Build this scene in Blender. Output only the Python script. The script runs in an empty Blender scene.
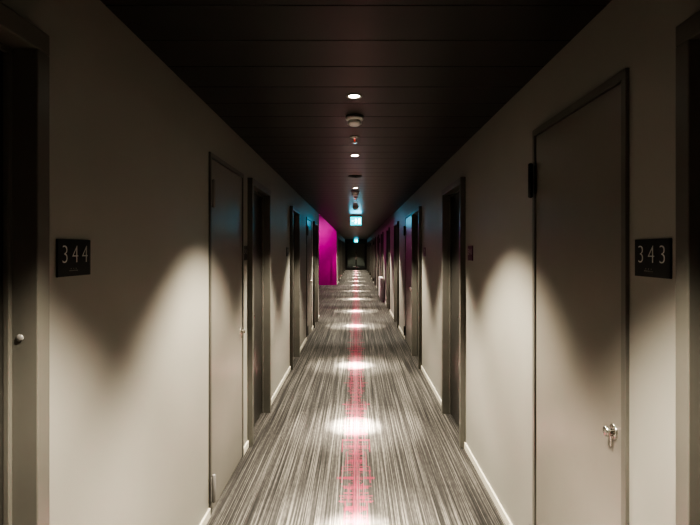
import bpy, bmesh, math, random
from mathutils import Vector, Matrix
random.seed(3)
S=bpy.context.scene
try:
    S.view_settings.look='AgX - High Contrast'
except Exception as ex: print(ex)
W=0.86; EYE=1.556; CEIL=2.393; DH=2.13
Y0=-3.0; YE=52.0; AL0=12.2; AL1=23.4

# ---------------- materials ----------------
def newmat(name):
    m=bpy.data.materials.new(name); m.use_nodes=True
    nt=m.node_tree; b=nt.nodes['Principled BSDF']
    return m,nt,b
def simple(name,col,rough=0.6,metal=0.0,var=0.06,scale=6.0,bump=0.0,bscale=300,emit=None,estr=0,spec=0.5):
    m,nt,b=newmat(name)
    tc=nt.nodes.new('ShaderNodeTexCoord')
    n=nt.nodes.new('ShaderNodeTexNoise'); n.inputs['Scale'].default_value=scale; n.inputs['Detail'].default_value=4
    nt.links.new(tc.outputs['Object'],n.inputs['Vector'])
    r=nt.nodes.new('ShaderNodeValToRGB')
    r.color_ramp.elements[0].position=0.3; r.color_ramp.elements[1].position=0.7
    r.color_ramp.elements[0].color=[c*(1-var) for c in col]+[1]
    r.color_ramp.elements[1].color=[min(1,c*(1+var)) for c in col]+[1]
    nt.links.new(n.outputs['Fac'],r.inputs['Fac']); nt.links.new(r.outputs['Color'],b.inputs['Base Color'])
    b.inputs['Roughness'].default_value=rough; b.inputs['Metallic'].default_value=metal
    b.inputs['Specular IOR Level'].default_value=spec
    if bump>0:
        n2=nt.nodes.new('ShaderNodeTexNoise'); n2.inputs['Scale'].default_value=bscale
        nt.links.new(tc.outputs['Object'],n2.inputs['Vector'])
        bp=nt.nodes.new('ShaderNodeBump'); bp.inputs['Strength'].default_value=bump; bp.inputs['Distance'].default_value=0.002
        nt.links.new(n2.outputs['Fac'],bp.inputs['Height']); nt.links.new(bp.outputs['Normal'],b.inputs['Normal'])
    if emit:
        b.inputs['Emission Color'].default_value=(*emit,1); b.inputs['Emission Strength'].default_value=estr
    return m
M_wall=simple('wall_paint',(0.285,0.277,0.248),0.5,var=0.03,scale=2,bump=0.15,bscale=250)
M_base=simple('skirting_paint',(0.62,0.59,0.50),0.4)
M_frame=simple('frame_lacquer',(0.115,0.11,0.095),0.35)
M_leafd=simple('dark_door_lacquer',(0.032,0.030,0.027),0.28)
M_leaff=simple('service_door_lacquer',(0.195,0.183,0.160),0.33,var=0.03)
M_ceil=simple('ceiling_metal_panel',(0.013,0.0125,0.0115),0.36,metal=0.0,var=0.1,scale=3,spec=0.3)
M_slab=simple('ceiling_void_black',(0.004,0.004,0.004),0.9)
M_black=simple('black_metal',(0.012,0.012,0.012),0.4)
M_chrome=simple('brushed_steel',(0.75,0.72,0.68),0.2,metal=1.0)
M_plastic=simple('white_plastic',(0.8,0.78,0.75),0.4)
M_greyp=simple('grey_plastic',(0.22,0.21,0.20),0.4)
M_sign=simple('sign_plate_black',(0.008,0.008,0.009),0.35)
M_num=simple('sign_numerals',(0.55,0.55,0.53),0.5)
M_lamp=simple('downlight_lens',(1,1,1),0.5,emit=(1,0.93,0.80),estr=80)
M_red=simple('sprinkler_bulb_red_glow',(0.6,0.03,0.02),0.3,emit=(1,0.1,0.05),estr=0.4)  # faint red glow put into the sprinkler bulb as emission
M_mag=simple('magenta_paint',(0.42,0.002,0.22),0.5)
M_magglow=simple('added_magenta_glow',(1,0.1,0.7),0.5,emit=(1,0.05,0.65),estr=3)  # glow for the added alcove strips, not a known fixture
M_cyan=simple('exit_sign_face',(0.02,0.5,0.6),0.5,emit=(0.01,0.42,0.48),estr=4)
M_white=simple('exit_sign_pictogram',(1,1,1),0.5,emit=(0.8,1,1),estr=9)
M_pur=simple('sign_plate_purple',(0.09,0.012,0.05),0.4)
M_enamel=simple('white_enamel',(0.75,0.74,0.71),0.3)
def glassmat():
    m,nt,b=newmat('door_glass'); b.inputs['Base Color'].default_value=(0.45,0.52,0.52,1)
    b.inputs['Roughness'].default_value=0.02; b.inputs['Transmission Weight'].default_value=1.0; b.inputs['IOR'].default_value=1.01
    return m
M_glass=glassmat()

def carpet():
    m,nt,b=newmat('striped_carpet'); N=nt.nodes.new; L=nt.links.new
    tc=N('ShaderNodeTexCoord'); sep=N('ShaderNodeSeparateXYZ'); L(tc.outputs['Object'],sep.inputs[0])
    def math_(op,a,b_=None,c=None):
        n=N('ShaderNodeMath'); n.operation=op
        for i,v in enumerate((a,b_,c)):
            if v is None: continue
            if isinstance(v,(int,float)): n.inputs[i].default_value=v
            else: L(v,n.inputs[i])
        return n.outputs[0]
    X=sep.outputs[0]; Y=sep.outputs[1]
    def noise(sx,sy,detail=2,off=0):
        cb=N('ShaderNodeCombineXYZ'); L(math_('MULTIPLY',X,sx),cb.inputs[0]); L(math_('MULTIPLY',Y,sy),cb.inputs[1]); cb.inputs[2].default_value=off
        n=N('ShaderNodeTexNoise'); n.inputs['Scale'].default_value=1; n.inputs['Detail'].default_value=detail; L(cb.outputs[0],n.inputs['Vector'])
        return n.outputs['Fac']
    a=noise(170,0.9,2,0); c=noise(60,0.25,1,5); d=noise(60,16,2,9)
    mix=math_('ADD',math_('MULTIPLY',a,0.6),math_('MULTIPLY',c,0.4))
    mix=math_('ADD',mix,math_('MULTIPLY',math_('SUBTRACT',d,0.5),0.12))
    r=N('ShaderNodeValToRGB'); e=r.color_ramp.elements
    e[0].position=0.38; e[0].color=(0.011,0.010,0.009,1)
    e[1].position=0.64; e[1].color=(0.150,0.140,0.124,1)
    e2=e.new(0.50); e2.color=(0.038,0.035,0.032,1)
    L(mix,r.inputs['Fac'])
    # woven pink plaid motif along the centre
    ax=math_('ABSOLUTE',X)
    def bars(freq,duty,base,amp,powr,seed):
        yy=math_('MULTIPLY',math_('ADD',Y,seed),freq)
        wn=N('ShaderNodeTexWhiteNoise'); wn.noise_dimensions='1D'; L(math_('FLOOR',yy),wn.inputs['W'])
        h=math_('ADD',base,math_('MULTIPLY',math_('POWER',wn.outputs['Value'],powr),amp))
        return math_('MULTIPLY',math_('LESS_THAN',ax,h),math_('LESS_THAN',math_('FRACT',yy),duty))
    b1=bars(7.0,0.26,0.03,0.125,1.0,0.0)
    b2=bars(29.0,0.42,0.015,0.095,1.4,3.3)
    b3=bars(17.0,0.30,0.01,0.12,1.8,1.7)
    blk=N('ShaderNodeTexWhiteNoise'); blk.noise_dimensions='1D'; L(math_('FLOOR',math_('MULTIPLY',Y,3.7)),blk.inputs['W'])
    off=math_('ADD',0.04,math_('MULTIPLY',blk.outputs['Value'],0.07))
    v1=math_('MULTIPLY',math_('LESS_THAN',math_('ABSOLUTE',math_('SUBTRACT',ax,off)),0.005),0.6)
    m3=math_('MULTIPLY',math_('LESS_THAN',ax,0.02),0.6)
    mk=math_('MAXIMUM',math_('MAXIMUM',math_('MULTIPLY',b1,0.85),math_('MAXIMUM',math_('MULTIPLY',b2,0.6),math_('MULTIPLY',b3,0.7))),math_('MAXIMUM',v1,m3))
    fine=noise(230,9,1,2)
    ff=N('ShaderNodeMapRange'); ff.inputs[1].default_value=0.40; ff.inputs[2].default_value=0.60; ff.inputs[3].default_value=0.22; ff.inputs[4].default_value=1.0; L(fine,ff.inputs[0])
    mk=math_('MULTIPLY',mk,ff.outputs[0])
    mx=N('ShaderNodeMix'); mx.data_type='RGBA'; L(mk,mx.inputs[0]); L(r.outputs[0],mx.inputs[6]); mx.inputs[7].default_value=(0.27,0.020,0.062,1)
    L(mx.outputs[2],b.inputs['Base Color']); b.inputs['Roughness'].default_value=0.75; b.inputs['Specular IOR Level'].default_value=0.25
    bp=N('ShaderNodeBump'); bp.inputs['Strength'].default_value=0.25; bp.inputs['Distance'].default_value=0.003; L(a,bp.inputs['Height']); L(bp.outputs[0],b.inputs['Normal'])
    return m
M_carpet=carpet()

# ---------------- mesh helpers ----------------
def link(o,parent=None):
    S.collection.objects.link(o)
    if parent: o.parent=parent
    return o
def empty(name,loc=(0,0,0)):
    e=bpy.data.objects.new(name,None); e.location=loc; e.empty_display_size=0.1; link(e); return e
def boxes(name,bl,mat,parent=None,bevel=0.0,loc=(0,0,0)):
    bm=bmesh.new()
    for (x0,x1,y0,y1,z0,z1) in bl:
        x0,x1=min(x0,x1),max(x0,x1); y0,y1=min(y0,y1),max(y0,y1)
        vs=[bm.verts.new((x-loc[0],y-loc[1],z-loc[2])) for x in(x0,x1) for y in(y0,y1) for z in(z0,z1)]
        for f in((0,1,3,2),(4,6,7,5),(0,4,5,1),(2,3,7,6),(0,2,6,4),(1,5,7,3)):
            bm.faces.new([vs[i] for i in f])
    bmesh.ops.recalc_face_normals(bm,faces=bm.faces)
    me=bpy.data.meshes.new(name); bm.to_mesh(me); bm.free(); me.materials.append(mat)
    o=bpy.data.objects.new(name,me); link(o,parent)
    if parent is None: o.location=loc
    if bevel>0:
        md=o.modifiers.new('bevel','BEVEL'); md.width=bevel; md.segments=2; md.limit_method='ANGLE'
    return o
def lathe(name,prof,mat,parent,mtx=None,seg=28):
    """profile list (r,z); revolved about Z"""
    bm=bmesh.new(); rings=[]
    for r,z in prof:
        rings.append([bm.verts.new((max(r,1e-5)*math.cos(2*math.pi*i/seg),max(r,1e-5)*math.sin(2*math.pi*i/seg),z)) for i in range(seg)])
    for a,b in zip(rings,rings[1:]):
        for i in range(seg): bm.faces.new((a[i],a[(i+1)%seg],b[(i+1)%seg],b[i]))
    bm.faces.new(rings[0]); bm.faces.new(rings[-1])
    bmesh.ops.recalc_face_normals(bm,faces=bm.faces)
    for f in bm.faces: f.smooth=True
    if mtx: bmesh.ops.transform(bm,matrix=mtx,verts=bm.verts)
    me=bpy.data.meshes.new(name); bm.to_mesh(me); bm.free(); me.materials.append(mat)
    o=bpy.data.objects.new(name,me); link(o,parent)
    return o
def text_mesh(name,txt,size,mat,parent,center,side,ext=0.0008,spacing=1.45):
    cu=bpy.data.curves.new(name,'FONT'); cu.body=txt; cu.size=size; cu.extrude=ext; cu.align_x='CENTER'; cu.align_y='CENTER'; cu.space_character=spacing
    cu.offset=-0.0016
    tmp=bpy.data.objects.new('tmp',cu); S.collection.objects.link(tmp)
    bpy.context.view_layer.update()
    me=bpy.data.meshes.new_from_object(tmp.evaluated_get(bpy.context.evaluated_depsgraph_get()))
    bpy.data.objects.remove(tmp)
    s=side # -1 left wall (normal +X), +1 right wall (normal -X)
    col=[Vector((0,-s,0)),Vector((0,0,1)),Vector((-s,0,0))]
    m=Matrix(((col[0].x,col[1].x,col[2].x,center[0]),(col[0].y,col[1].y,col[2].y,center[1]),(col[0].z,col[1].z,col[2].z,center[2]),(0,0,0,1)))
    me.transform(m); me.materials.clear(); me.materials.append(mat)
    o=bpy.data.objects.new(name,me); link(o,parent); return o
def axis_x(s,loc):  # map +Z -> -s*X (towards corridor)
    return Matrix.Translation(loc) @ Matrix.Rotation(-s*math.pi/2,4,'Y')

# ---------------- door layout ----------------
# (y0,y1,kind)  R recessed guest room door, F flush service door
left=[(0.40,1.41,'R'),(3.07,3.98,'F'),(4.17,5.08,'R'),(6.83,7.70,'R'),(9.1,10.05,'F'),(10.5,11.45,'R')]
right=[(0.35,1.352,'R'),(1.655,2.53,'F'),(4.13,5.05,'R'),(6.87,7.78,'R'),(8.05,9.1,'F'),(10.5,11.45,'R')]
y=13.3; k=0
while y<39:
    right.append((y,y+0.95,'R')); 
    if k%2: right.append((y+1.2,y+2.1,'F'))
    if y>24.2: left.append((y,y+0.95,'R'))
    y+=3.1; k+=1
left.append((-2.3,-1.35,'R')); right.append((-2.3,-1.35,'R'))

def wall_boxes(s,doors,a,b,skip=None):
    bl=[]; xs=(s*W,s*(W+0.2)); cur=a
    for (d0,d1,_) in sorted(doors):
        if d1<=a or d0>=b: continue
        bl.append((*xs,cur,d0,0,CEIL+0.02)); bl.append((*xs,d0,d1,DH,CEIL+0.02)); cur=d1
    bl.append((*xs,cur,b,0,CEIL+0.02)); return bl
def base_boxes(s,doors,a,b):
    bl=[]; xs=(s*(W-0.012),s*W); cur=a
    for (d0,d1,_) in sorted(doors):
        if d1<=a or d0>=b: continue
        if d0>cur: bl.append((*xs,cur,d0,0.0,0.05)); 
        cur=d1
    bl.append((*xs,cur,b,0.0,0.05)); return bl
boxes('wall_left',wall_boxes(-1,left,Y0,AL0)+wall_boxes(-1,left,AL1,YE),M_wall)
boxes('wall_right',wall_boxes(1,right,Y0,YE),M_wall)
boxes('baseboard_left',base_boxes(-1,left,Y0,AL0)+base_boxes(-1,left,AL1,YE),M_base,bevel=0.002)
boxes('baseboard_right',base_boxes(1,right,Y0,YE),M_base,bevel=0.002)
boxes('wall_back',[(-W-0.2,W+0.2,Y0-0.2,Y0,0,3.0)],M_wall)
boxes('wall_front',[(-W-0.2,W+0.2,YE,YE+0.2,0,3.0)],M_wall)
boxes('floor',[(-3.4,W+0.2,Y0-0.2,YE+0.2,-0.1,0)],M_carpet)
# lobby alcove
boxes('wall_alcove_far',[(-3.2,-W-0.2005,AL1,AL1+0.2,0,3.1),(-W-0.2005,-W,AL1-0.015,AL1-0.0005,0,3.0)],M_mag)
boxes('wall_alcove_near',[(-3.2,-W-0.201,AL0-0.2,AL0,0,3.1)],M_mag)
boxes('wall_alcove_side',[(-3.4,-3.2,AL0-0.2,AL1+0.2,0,3.1)],M_mag)
boxes('ceiling_alcove',[(-3.4,-W-0.0,AL0-0.2,AL1+0.2,3.1,3.2)],M_slab)
# ceiling
pl=[];yy=Y0
while yy<YE-0.01:
    pl.append((-W,W,yy+0.002,min(yy+0.298,YE),CEIL,CEIL+0.012)); yy+=0.3
c=boxes('ceiling',pl,M_ceil,bevel=0.003)
boxes('ceiling_void',[(-W,W,Y0,YE,CEIL+0.025,3.1)],M_slab)

# ---------------- doors ----------------
cnt=[0]
def door(s,d0,d1,kind,side_hinge='far'):
    cnt[0]+=1
    e=empty('door_%d'%cnt[0],(s*W,(d0+d1)/2,0))
    def bx(name,bl,mat,bev=0.002):
        o=boxes(name,bl,mat,None,bev); o.parent=e; o.matrix_parent_inverse=Matrix.Translation(e.location).inverted(); return o
    def lt(name,prof,mat,m,seg=20):
        o=lathe(name,prof,mat,None,m,seg); o.parent=e; o.matrix_parent_inverse=Matrix.Translation(e.location).inverted(); return o
    if kind=='R':
        t=0.055; p=0.04; rec=0.04
        bx('frame',[(s*(W-p),s*(W+0.14),d0,d0+t,0,DH-t),(s*(W-p),s*(W+0.14),d1-t,d1,0,DH-t),(s*(W-p),s*(W+0.14),d0,d1,DH-t,DH)],M_frame,0.003)
        bx('stop',[(s*(W+rec-0.015),s*(W+rec),d0+t,d0+t+0.015,0,DH-t-0.015),(s*(W+rec-0.015),s*(W+rec),d1-t-0.015,d1-t,0,DH-t-0.015),(s*(W+rec-0.015),s*(W+rec),d0+t,d1-t,DH-t-0.015,DH-t)],M_frame,0.002)
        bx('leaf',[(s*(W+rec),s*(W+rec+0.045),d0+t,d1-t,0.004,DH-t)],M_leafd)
        fx=s*(W+rec)
        yh=d0+t+0.075
        lt('handle_rose',[(0.026,0),(0.026,0.006),(0.012,0.008),(0.010,0.045),(0.0,0.046)],M_chrome,axis_x(s,(fx,yh,1.0)))
        bx('handle_lever',[(fx-s*0.036,fx-s*0.050,yh-0.01,yh+0.12,0.991,1.009)],M_chrome,0.004)
        bx('card_reader',[(fx,fx-s*0.014,yh-0.03,yh+0.03,1.10,1.22)],M_black,0.004)
        # strike cap on the far jamb (axis along y)
        if d0>0 and d0<1 and s<0:
            lt('jamb_cap',[(0.009,0),(0.009,0.003),(0.006,0.005),(0,0.005)],M_greyp,Matrix.Translation((s*(W+0.005),d1-t,1.33)) @ Matrix.Rotation(math.pi/2,4,'X'))
    else:
        t=0.03; p=0.012
        bx('frame',[(s*(W-p),s*(W+0.1),d0,d0+t,0,DH-t),(s*(W-p),s*(W+0.1),d1-t,d1,0,DH-t),(s*(W-p),s*(W+0.1),d0,d1,DH-t,DH)],M_frame,0.002)
        g=0.005
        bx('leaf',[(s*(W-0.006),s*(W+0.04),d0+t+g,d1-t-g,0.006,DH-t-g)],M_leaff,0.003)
        bx('rebate',[(s*(W+0.045),s*(W+0.06),d0+t,d1-t,0,DH-t)],M_black,0)
        hy=d1-t*0.5 if side_hinge=='far' else d0+t*0.5
        ky=d0+0.085 if side_hinge=='far' else d1-0.09
        hm=M_black if side_hinge=='far' else M_greyp
        for z0,z1 in((0.08,0.235),(1.81,1.965)):
            inn=-1 if side_hinge=='far' else 1
            bx('hinge_plate',[(s*(W-p),s*(W-p-0.006),hy-0.02,hy+0.035*inn,z0+0.01,z1-0.01)],hm,0.001)
            lt('hinge_knuckle',[(0.0,z0-0.006),(0.008,z0-0.004),(0.011,z0),(0.011,z1),(0.008,z1+0.004),(0.0,z1+0.006)],hm,Matrix.Translation((s*(W-p-0.014),hy,0)))
        fx=s*(W-0.006)
        # round knob on a rose, with the key tab below
        lt('lock_rose',[(0.026,0),(0.026,0.003),(0.023,0.006),(0.0,0.007)],M_chrome,axis_x(s,(fx,ky,0.955)))
        lt('knob',[(0.009,0.006),(0.009,0.016),(0.016,0.020),(0.018,0.026),(0.015,0.032),(0.0,0.034)],M_chrome,axis_x(s,(fx,ky,0.957)))
        bx('key_tab',[(fx-s*0.006,fx-s*0.014,ky-0.004,ky+0.004,0.905,0.945)],M_chrome,0.003)
for i,(a,b,k) in enumerate(left): door(-1,a,b,k,'near')
for i,(a,b,k) in enumerate(right): door(1,a,b,k,'far')

# ---------------- room number signs ----------------
def sign(s,ya,yb,txt,z0=1.477,z1=1.588,mat=M_sign):
    yc=(ya+yb)/2
    e=empty('room_number_sign',(s*W,yc,(z0+z1)/2))
    inv=Matrix.Translation(e.location).inverted()
    p=boxes('plate',[(s*W,s*(W-0.006),ya,yb,z0,z1)],mat,None,0.0015); p.parent=e; p.matrix_parent_inverse=inv
    w=yb-ya
    t=text_mesh('numerals',txt,w*0.42,M_num,None,(s*(W-0.0065),yc,(z0+z1)/2+0.008),s); t.parent=e; t.matrix_parent_inverse=inv
    if w>0.15:
        br=[]
        for j in range(7):
            yj=yc-s*(-0.012)+ (j-3)*0.007
            br.append((s*(W-0.006),s*(W-0.0075),yj,yj+0.003,z0+0.016,z0+0.019))
            if j%2: br.append((s*(W-0.006),s*(W-0.0075),yj,yj+0.003,z0+0.022,z0+0.025))
        b=boxes('braille',br,M_greyp,None); b.parent=e; b.matrix_parent_inverse=inv
sign(-1,1.507,1.693,'344'); sign(1,1.43,1.612,'343')
sign(-1,4.01,4.14,'342'); sign(1,3.86,4.02,'341',mat=M_pur)
sign(-1,6.5,6.66,'340'); sign(1,6.5,6.66,'339',mat=M_pur)

# ---------------- ceiling fixtures ----------------
def down(y,core,wide):
    e=empty('downlight',(-0.01,y,CEIL))
    lathe('trim_ring',[(0.030,0.0),(0.032,-0.004),(0.042,-0.005),(0.045,-0.002),(0.045,0.001),(0.030,0.001)],M_greyp,e)
    lathe('lens',[(0.0,-0.0015),(0.026,-0.0015),(0.028,0.0),(0.0,0.0005)],M_lamp,e)
    for nm,sz,bl,pw,sf in(('beam_core',math.radians(13),1.0,core,0.06),('beam_mid',math.radians(36),1.0,core*0.08,0.05),('beam_wide',math.radians(96),0.46,wide,0.03)):
        l=bpy.data.lights.new(nm,'SPOT'); l.spot_size=sz; l.spot_blend=bl; l.energy=pw; l.color=(1,0.91,0.755); l.shadow_soft_size=sf
        l.use_soft_falloff=True
        o=bpy.data.objects.new(nm,l); o.location=(0,0,-0.012); link(o,e)
ys=[-1.3,0.95,2.86,4.65,7.1,10.8,13.4,16.7,20.0,23.2,26.4,29.6,32.8,36,39.2,43,47,50.5]
for y in ys: down(y,15500 if y<40 else 5000,570 if y<40 else 250)

def detector(y,r=0.055):
    e=empty('smoke_detector',(-0.01,y,CEIL))
    lathe('base',[(r,0),(r,-0.018),(r*0.93,-0.024),(0,-0.024)],M_plastic,e)
    lathe('chamber',[(r*0.62,-0.024),(r*0.60,-0.03),(r*0.8,-0.036),(r*0.78,-0.048),(r*0.5,-0.058),(0,-0.060)],M_plastic,e)
def sprinkler(y):
    e=empty('fire_sprinkler',(-0.01,y,CEIL))
    lathe('escutcheon',[(0.036,0),(0.034,-0.006),(0.018,-0.014),(0.012,-0.014),(0.0,-0.014)],M_chrome,e)
    lathe('bulb',[(0.0,-0.014),(0.005,-0.016),(0.006,-0.03),(0.004,-0.038),(0,-0.039)],M_red,e)
    boxes('arms',[(-0.014,-0.011,-0.002,0.002,-0.042,-0.014),(0.011,0.014,-0.002,0.002,-0.042,-0.014),(-0.014,0.014,-0.002,0.002,-0.045,-0.041)],M_chrome,e)
    lathe('deflector',[(0.0,-0.045),(0.026,-0.046),(0.026,-0.048),(0,-0.048)],M_chrome,e)
def speaker(y):
    e=empty('ceiling_speaker',(-0.01,y,CEIL))
    lathe('rim',[(0.08,0),(0.08,-0.006),(0.072,-0.010),(0.068,-0.006),(0,-0.006)],M_black,e)
    for k in range(1,5): lathe('grille_%d'%k,[(0.014*k,-0.006),(0.014*k,-0.009),(0.014*k+0.004,-0.009),(0.014*k+0.004,-0.006)],M_black,e)
detector(3.30,0.055); sprinkler(3.88); speaker(5.95); detector(7.55,0.06); sprinkler(8.4); detector(10.2,0.06); speaker(14.5); detector(18)

def exit_sign(y,w=0.26,h=0.20):
    e=empty('exit_sign',(0.0,y,CEIL))
    z1=-0.06; z0=z1-h
    boxes('stems',[(-0.07,-0.06,-0.005,0.005,z1,0),(0.06,0.07,-0.005,0.005,z1,0)],M_greyp,e)
    boxes('housing',[(-w/2-0.008,w/2+0.008,-0.018,0.018,z1-0.002,z1+0.02),(-w/2-0.008,w/2+0.008,-0.018,0.018,z0-0.01,z0),(-w/2-0.008,-w/2,-0.018,0.018,z0,z1),(w/2,w/2+0.008,-0.018,0.018,z0,z1)],M_greyp,e)
    boxes('face',[(-w/2,w/2,-0.012,0.012,z0,z1)],M_cyan,e)
    zc=(z0+z1)/2
    f=[(-0.01,0.01,-0.0135,-0.012,zc+0.035,zc+0.055),(-0.012,0.016,-0.0135,-0.012,zc-0.01,zc+0.03),(-0.035,-0.012,-0.0135,-0.012,zc+0.012,zc+0.022),(0.016,0.035,-0.0135,-0.012,zc+0.0,zc+0.01),
       (-0.03,-0.005,-0.0135,-0.012,zc-0.05,zc-0.038),(-0.012,0.0,-0.0135,-0.012,zc-0.045,zc-0.01),(0.006,0.018,-0.0135,-0.012,zc-0.05,zc-0.01),
       (0.055,0.10,-0.0135,-0.012,zc-0.06,zc+0.055),(-0.10,-0.055,-0.0135,-0.012,zc-0.005,zc+0.006)]
    boxes('pictogram',f,M_white,e)
    l=bpy.data.lights.new('sign_glow','AREA'); l.shape='RECTANGLE'; l.size=w; l.size_y=h; l.energy=2.0; l.color=(0.05,0.65,1.0)
    o=bpy.data.objects.new('sign_glow',l); o.location=(0,-0.03,zc); o.rotation_euler=(math.radians(-90),0,0); link(o,e)
    return e
exit_sign(12.3); exit_sign(39.0,0.3,0.2)

# ---------------- added lights for the magenta alcove ----------------
e=empty('added_alcove_fill',(-2.0,AL1-1.2,3.1))  # made-up strip light, added to brighten the magenta wall
boxes('housing',[(-1.0,1.0,-0.04,0.04,-0.04,0)],M_greyp,e)
boxes('glow_strip',[(-0.98,0.98,-0.03,0.03,-0.05,-0.04)],M_magglow,e)
l=bpy.data.lights.new('glow','AREA'); l.shape='RECTANGLE'; l.size=1.9; l.size_y=0.06; l.energy=40; l.color=(0.95,0.45,0.88); l.spread=math.radians(120)
o=bpy.data.objects.new('glow',l); o.location=(0,0,-0.06); o.rotation_euler=(math.radians(35),0,0); link(o,e)
e=empty('added_alcove_tint',(-3.2,15.5,2.6))  # second made-up strip, added to throw magenta tint across the corridor
boxes('housing',[(0,0.05,-1.2,1.2,-0.04,0.04)],M_greyp,e)
boxes('glow_strip',[(0.05,0.06,-1.18,1.18,-0.03,0.03)],M_magglow,e)
l=bpy.data.lights.new('glow','AREA'); l.shape='RECTANGLE'; l.size=0.06; l.size_y=2.3; l.energy=24; l.color=(1.0,0.06,0.6)
o=bpy.data.objects.new('glow',l); o.location=(0.07,0,0); o.rotation_euler=(0,math.radians(-80),0); link(o,e)

# ---------------- radiator on right wall ----------------
e=empty('radiator',(W,16.2,0))
rl=[]
for k in range(10):
    yk=-0.5+k*0.1
    rl.append((-0.14,-0.03,yk+0.01,yk+0.09,0.12,0.72))
boxes('columns',rl,M_enamel,e,0.015)
boxes('rails',[(-0.11,-0.06,-0.5,0.5,0.14,0.18),(-0.11,-0.06,-0.5,0.5,0.66,0.70)],M_enamel,e,0.01)
boxes('feet',[(-0.12,-0.05,-0.45,-0.42,0.0,0.13),(-0.12,-0.05,0.42,0.45,0.0,0.13)],M_enamel,e)

# ---------------- glazed fire door at far end ----------------
e=empty('glazed_corridor_door',(0,41,0))
boxes('frame',[(-W+0.013,-W+0.11,-0.05,0.05,0,CEIL-0.002),(W-0.11,W-0.013,-0.05,0.05,0,CEIL-0.002),(-W+0.11,W-0.11,-0.05,0.05,2.14,CEIL-0.002)],M_black,e)
boxes('leaves',[(-W+0.11,-W+0.19,-0.025,0.025,0.01,2.14),(-0.05,-0.003,-0.025,0.025,0.01,2.14),(0.003,0.05,-0.025,0.025,0.01,2.14),(W-0.19,W-0.11,-0.025,0.025,0.01,2.14),
   (-W+0.19,-0.05,-0.025,0.025,2.04,2.14),(0.05,W-0.19,-0.025,0.025,2.04,2.14),(-W+0.19,-0.05,-0.025,0.025,0.01,0.2),(0.05,W-0.19,-0.025,0.025,0.01,0.2)],M_black,e)
boxes('glass',[(-W+0.19,-0.05,-0.004,0.004,0.2,2.04),(0.05,W-0.19,-0.004,0.004,0.2,2.04)],M_glass,e)
boxes('pull_bars',[(-0.04,-0.02,-0.06,-0.04,0.8,1.3),(0.02,0.04,-0.06,-0.04,0.8,1.3)],M_chrome,e)

# ---------------- world + camera ----------------
w=bpy.data.worlds.new('world'); S.world=w; w.use_nodes=True
w.node_tree.nodes['Background'].inputs[0].default_value=(0.5,0.5,0.5,1); w.node_tree.nodes['Background'].inputs[1].default_value=0.02
cam=bpy.data.cameras.new('camera'); co=bpy.data.objects.new('camera',cam); link(co)
co.location=(0,0,EYE); co.rotation_euler=(math.pi/2,0,0)
cam.sensor_width=36; cam.lens=526/700*36; cam.shift_x=-6/700; cam.shift_y=-12.5/700
cam.clip_start=0.02; cam.clip_end=200
S.camera=co
